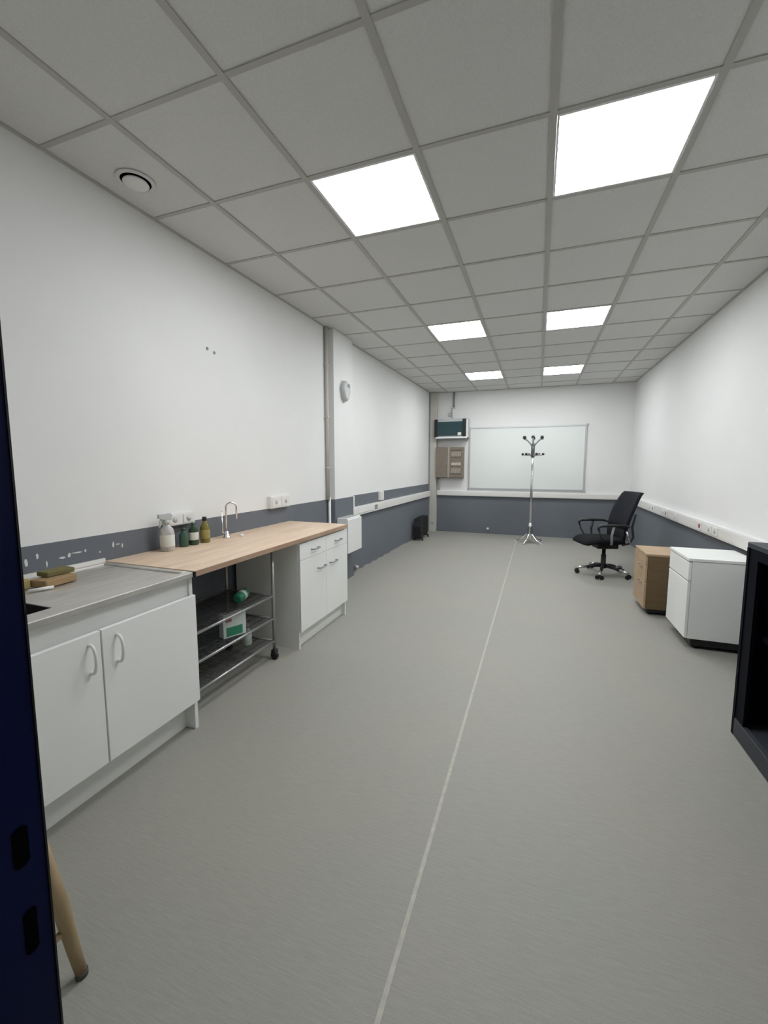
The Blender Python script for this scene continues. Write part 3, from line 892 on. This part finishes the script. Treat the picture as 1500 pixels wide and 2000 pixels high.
# ================================================================== OFFICE CHAIR
t = thing('office_chair', 'black office swivel chair with chrome tipped base by the right wall', 'chair', (0.83, 5.77, 0), rz=math.radians(180 + 17))
bm = nb(); lathe(bm, [(0.034, 0.085), (0.040, 0.10), (0.036, 0.13), (0.030, 0.135), (0.030, 0.26), (0.022, 0.262), (0.022, 0.36)], (0, 0, 0), 18)
obj('gas_column', bm, 'black', t)
rot0 = math.radians(180 + 17)
for k in range(5):
    a = math.radians(184 + 72 * k) - rot0
    ca, sa = math.cos(a), math.sin(a)
    bm = nb(); tube(bm, [(0.02 * ca, 0.02 * sa, 0.118), (0.12 * ca, 0.12 * sa, 0.108), (0.20 * ca, 0.20 * sa, 0.090)], [0.024, 0.020, 0.017], 10)
    lg = obj('leg', bm, 'black', t)
    bm = nb(); tube(bm, [(0.195 * ca, 0.195 * sa, 0.092), (0.26 * ca, 0.26 * sa, 0.080), (0.315 * ca, 0.315 * sa, 0.066)], [0.019, 0.018, 0.015], 10)
    obj('leg_tip', bm, 'chrome', lg)
    px, py = 0.305 * ca, 0.305 * sa
    bm = nb()
    for s in (-1, 1):
        q = (px - s * 0.016 * sa, py + s * 0.016 * ca)
        tube(bm, [(q[0] - s * (-0.009) * sa * -1, q[1], 0.027), (q[0] - s * 0.009 * sa, q[1] + s * 0.018 * ca, 0.027)], 0.027, 14)
    box(bm, px - 0.012, px + 0.012, py - 0.012, py + 0.012, 0.03, 0.062)
    obj('castor', bm, 'black', lg)
bobj('mechanism', 'black', t, -0.14, 0.12, -0.09, 0.09, 0.345, 0.415, 0.015, 2)
bm = nb(); tube(bm, [(0.07, -0.08, 0.36), (0.08, -0.20, 0.345), (0.085, -0.25, 0.33)], [0.008, 0.008, 0.014], 8)
obj('lever', bm, 'black', t)
# seat: a cushion with a waterfall front
def cushion(bm, x0, x1, wy, zt, th, nx=12, ny=12):
    g_ = {}
    for s in (0, 1):
        for i in range(nx + 1):
            for j in range(ny + 1):
                u, v = i / nx, j / ny
                e = 1 - 0.10 * abs(2 * v - 1) ** 4
                xx = (x0 + x1) / 2 + (u - 0.5) * (x1 - x0) * e
                yy = (v - 0.5) * wy * (1 - 0.10 * abs(2 * u - 1) ** 4)
                edge = max(abs(2 * u - 1), abs(2 * v - 1))
                puff = 1 - edge ** 6
                z = zt - 0.035 * max(0, u - 0.7) ** 2 / 0.09 + 0.02 * (0.5 - u) * 0
                z = z - th * 0.35 * (1 - puff) if s else z - th * (0.62 + 0.38 * puff)
                g_[s, i, j] = bm.verts.new((xx, yy, z))
    for s in (0, 1):
        for i in range(nx):
            for j in range(ny):
                q = [g_[s, i, j], g_[s, i + 1, j], g_[s, i + 1, j + 1], g_[s, i, j + 1]]
                f = bm.faces.new(q if s else q[::-1]); f.smooth = True
    rim = [(i, 0) for i in range(nx)] + [(nx, j) for j in range(ny)] + [(i, ny) for i in range(nx, 0, -1)] + [(0, j) for j in range(ny, 0, -1)]
    for k in range(len(rim)):
        a, b = rim[k], rim[(k + 1) % len(rim)]
        f = bm.faces.new((g_[0, a[0], a[1]], g_[0, b[0], b[1]], g_[1, b[0], b[1]], g_[1, a[0], a[1]])); f.smooth = True
    return bm
obj('seat', cushion(nb(), -0.17, 0.335, 0.50, 0.500, 0.085), 'black_fab', t)
# backrest: curved panel leaning back
def back_panel(bm, prof, wid, th, ny=10, curve=0.035):
    n = len(prof)
    g_ = {}
    for s in (0, 1):
        for i, (x, z) in enumerate(prof):
            for j in range(ny + 1):
                v = 2 * j / ny - 1
                w2 = wid[i] / 2
                g_[s, i, j] = bm.verts.new((x + curve * v * v - (0 if s else th), v * w2, z))
    for s in (0, 1):
        for i in range(n - 1):
            for j in range(ny):
                q = [g_[s, i, j], g_[s, i + 1, j], g_[s, i + 1, j + 1], g_[s, i, j + 1]]
                f = bm.faces.new(q); f.smooth = True
    for i in range(n - 1):
        for j in (0, ny):
            bm.faces.new((g_[0, i, j], g_[0, i + 1, j], g_[1, i + 1, j], g_[1, i, j]))
    for j in range(ny):
        for i in (0, n - 1):
            bm.faces.new((g_[0, i, j], g_[0, i, j + 1], g_[1, i, j + 1], g_[1, i, j]))
    return bm
prof = [(-0.165, 0.60), (-0.178, 0.68), (-0.200, 0.76), (-0.228, 0.84), (-0.258, 0.91), (-0.285, 0.97), (-0.318, 1.03), (-0.345, 1.060)]
obj('backrest', back_panel(nb(), prof, [0.43, 0.46, 0.47, 0.47, 0.46, 0.44, 0.42, 0.40], 0.035), 'mesh_fab', t)
prof2 = [(-0.150, 0.43), (-0.158, 0.50), (-0.163, 0.60)]
obj('lumbar_panel', back_panel(nb(), prof2, [0.38, 0.42, 0.43], 0.03), 'black_fab', t)
for s in (-1, 1):
    bm = nb(); tube(bm, [(-0.12, s * 0.20, 0.42), (-0.20, s * 0.205, 0.44), (-0.245, s * 0.205, 0.52), (-0.225, s * 0.205, 0.64), (-0.262, s * 0.20, 0.80)], [0.014, 0.014, 0.013, 0.013, 0.011], 10)
    obj('back_stay', bm, 'black', t)
    bm = nb(); tube(bm, [(-0.20, s * 0.235, 0.44), (-0.14, s * 0.245, 0.60)], 0.010, 10)
    obj('chrome_strut', bm, 'chrome', t)
    bm = nb(); tube(bm, [(0.02, s * 0.22, 0.43), (0.04, s * 0.275, 0.45), (0.05, s * 0.285, 0.55), (0.03, s * 0.285, 0.655)], 0.014, 10)
    ar = obj('arm_post', bm, 'greyd' if s > 0 else 'black', t)
    bm = nb(); tube(bm, [(0.20, s * 0.285, 0.600), (0.215, s * 0.285, 0.640), (0.19, s * 0.285, 0.665), (0.05, s * 0.285, 0.672), (-0.10, s * 0.285, 0.668), (-0.16, s * 0.27, 0.650)], [0.011, 0.015, 0.018, 0.020, 0.018, 0.012], 10)
    obj('armrest', bm, 'black', t)
    bm = nb(); tube(bm, [(0.20, s * 0.285, 0.605), (0.185, s * 0.285, 0.55), (0.14, s * 0.265, 0.47), (0.12, s * 0.20, 0.44)], 0.010, 10)
    obj('arm_brace', bm, 'black', t)

# ================================================================== PEDESTALS
# brown one
bx, by0, by1, bh = 0.970, 4.300, 4.740, 0.580
t = thing('drawer_pedestal', 'brown wood-effect drawer pedestal between the office chair and white pedestal', 'pedestal', (1.22, (by0 + by1) / 2, 0))
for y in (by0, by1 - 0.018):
    bobj('side_panel', 'beech_shaded', t, bx + 0.02, 1.46, y, y + 0.018, 0.060, bh - 0.022)
bobj('back_panel', 'beech_shaded', t, 1.448, 1.46, by0 + 0.018, by1 - 0.018, 0.060, bh - 0.022)
bobj('bottom_panel', 'beech_shaded', t, bx + 0.02, 1.448, by0 + 0.018, by1 - 0.018, 0.060, 0.078)
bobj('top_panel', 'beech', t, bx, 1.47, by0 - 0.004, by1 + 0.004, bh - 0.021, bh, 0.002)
for (z0, z1) in ((0.475, 0.554), (0.315, 0.471), (0.062, 0.311)):
    d = bobj('drawer', 'beech', t, bx, bx + 0.018, by0 + 0.001, by1 - 0.001, z0, z1, 0.0015)
    if z0 < 0.47:
        bm = nb(); tube(bm, [(bx + 0.002, by0 + 0.10, z1 - 0.03), (bx - 0.018, by0 + 0.11, z1 - 0.03), (bx - 0.018, by0 + 0.20, z1 - 0.03), (bx + 0.002, by0 + 0.21, z1 - 0.03)], 0.005, 8)
        obj('handle', bm, 'greyd', d)
for x in (bx + 0.07, 1.40):
    for y in (by0 + 0.05, by1 - 0.05):
        bm = nb(); lathe(bm, [(0.0001, -0.014), (0.024, -0.014), (0.024, 0.014), (0.0001, 0.014)], (x, y, 0.024), 14, 'y')
        box(bm, x - 0.016, x + 0.016, y - 0.018, y + 0.018, 0.034, 0.060)
        obj('castor', bm, 'black', t)
bobj('base_frame', 'black', t, bx + 0.03, 1.45, by0 + 0.015, by1 - 0.02, 0.028, 0.060)
# white one
wx, wy0, wy1, wh = 1.090, 3.585, 4.050, 0.702
t = thing('drawer_pedestal', 'tall white drawer pedestal beside the dark cabinet', 'pedestal', (1.32, (wy0 + wy1) / 2, 0))
for y in (wy0, wy1 - 0.018):
    bobj('side_panel', 'white_lam', t, wx + 0.022, 1.53, y, y + 0.018, 0.085, wh - 0.024)
bobj('back_panel', 'white_lam', t, 1.518, 1.53, wy0 + 0.018, wy1 - 0.018, 0.085, wh - 0.024)
bobj('bottom_panel', 'white_lam', t, wx + 0.022, 1.518, wy0 + 0.018, wy1 - 0.018, 0.085, 0.103)
bobj('top_panel', 'white_lam', t, wx - 0.004, 1.535, wy0 - 0.004, wy1 + 0.004, wh - 0.022, wh, 0.002)
for (z0, z1) in ((0.530, 0.668), (0.087, 0.518)):
    d = bobj('drawer', 'white_lam', t, wx, wx + 0.020, wy0 + 0.001, wy1 - 0.001, z0, z1, 0.002)
    bobj('grip_edge', 'greyp', d, wx + 0.004, wx + 0.030, wy0 + 0.002, wy1 - 0.002, z1, z1 + 0.009)
for x in (wx + 0.10, 1.47):
    for y in (wy0 + 0.06, wy1 - 0.06):
        bm = nb(); lathe(bm, [(0.0001, -0.016), (0.032, -0.016), (0.032, 0.016), (0.0001, 0.016)], (x, y, 0.032), 14, 'y')
        box(bm, x - 0.022, x + 0.022, y - 0.022, y + 0.022, 0.045, 0.085)
        obj('castor', bm, 'black', t)
bobj('base_frame', 'black', t, wx + 0.05, 1.52, wy0 + 0.02, wy1 - 0.03, 0.030, 0.085)

# ================================================================== DARK CABINET
cx0, cx1, cy0, cy1, ch = 1.003, 1.455, 1.31, 2.510, 1.012
t = thing('tambour_cabinet', 'low dark navy metal cabinet standing open at right edge', 'cabinet', ((cx0 + cx1) / 2, (cy0 + cy1) / 2, 0))
bobj('top_panel', 'navy_top', t, cx0, cx1, cy0, cy1, ch - 0.028, ch, 0.003)
for y in (cy0, cy1 - 0.022):
    bobj('side_panel', 'navy_steel', t, cx0, cx1, y, y + 0.022, 0.0, ch - 0.028)
for (a, b) in ((cy0 + 0.022, cy0 + 0.105), (cy1 - 0.105, cy1 - 0.022)):
    bobj('front_stile', 'navy_steel', t, cx0 + 0.004, cx0 + 0.02, a, b, 0.095, ch - 0.028)
    bobj('shutter_roll', 'navy_steel', t, cx0 + 0.02, cx1 - 0.03, a + 0.055, a + 0.075, 0.10, ch - 0.05)
bobj('back_panel', 'navy_steel', t, cx1 - 0.012, cx1, cy0 + 0.022, cy1 - 0.022, 0.095, ch - 0.028)
bobj('bottom_panel', 'navy_top', t, cx0 + 0.015, cx1 - 0.012, cy0 + 0.022, cy1 - 0.022, 0.06, 0.082)
bobj('bottom_rail', 'navy_top', t, cx0, cx0 + 0.028, cy0 + 0.022, cy1 - 0.022, 0.0, 0.094, 0.003)
bobj('top_rail', 'navy_steel', t, cx0, cx0 + 0.02, cy0 + 0.105, cy1 - 0.105, ch - 0.075, ch - 0.028)
sh = bobj('shelf', 'navy_steel', t, cx0 + 0.05, cx1 - 0.012, cy0 + 0.105, cy1 - 0.105, 0.545, 0.565)
bobj('shelf_clip', 'greyp', sh, cx0 + 0.045, cx0 + 0.05, 2.18, 2.235, 0.550, 0.572)

# ================================================================== STOOL behind the door jamb
sc = Vector((-1.287, 0.498))
t = thing('wooden_stool', 'pale wooden stool half hidden behind the blue door jamb', 'stool', (sc.x, sc.y, 0), rz=math.atan2(0.647 - sc.y, -1.125 - sc.x))
bm = nb(); lathe(bm, [(0.0001, 0.440), (0.150, 0.440), (0.160, 0.447), (0.160, 0.464), (0.150, 0.470), (0.0001, 0.466)], (0, 0, 0), 32)
obj('seat', bm, 'stool_wood', t)
for k in range(4):
    a = PI / 2 * k
    ca, sa = math.cos(a), math.sin(a)
    bm = nb(); tube(bm, [(0.219 * ca, 0.219 * sa, 0.012), (0.208 * ca, 0.208 * sa, 0.08), (0.188 * ca, 0.188 * sa, 0.22), (0.154 * ca, 0.154 * sa, 0.445)], [0.0135, 0.0150, 0.0185, 0.0135], 14)
    lg = obj('leg', bm, 'stool_wood', t)
    bm = nb(); lathe(bm, [(0.0150, 0), (0.0155, 0.010), (0.0145, 0.016)], (0.220 * ca, 0.220 * sa, 0), 12)
    obj('foot_shade', bm, 'foot_shade', lg)  # dark cap standing in for the shading at the leg's wooden foot
for k in range(4):
    a, b = PI / 2 * k, PI / 2 * (k + 1)
    z = 0.155 if k % 2 else 0.195
    r = 0.197 if k % 2 else 0.191
    bm = nb(); tube(bm, [(r * math.cos(a), r * math.sin(a), z), (r * math.cos(b), r * math.sin(b), z)], 0.0095, 10)
    obj('stretcher', bm, 'stool_wood', t)
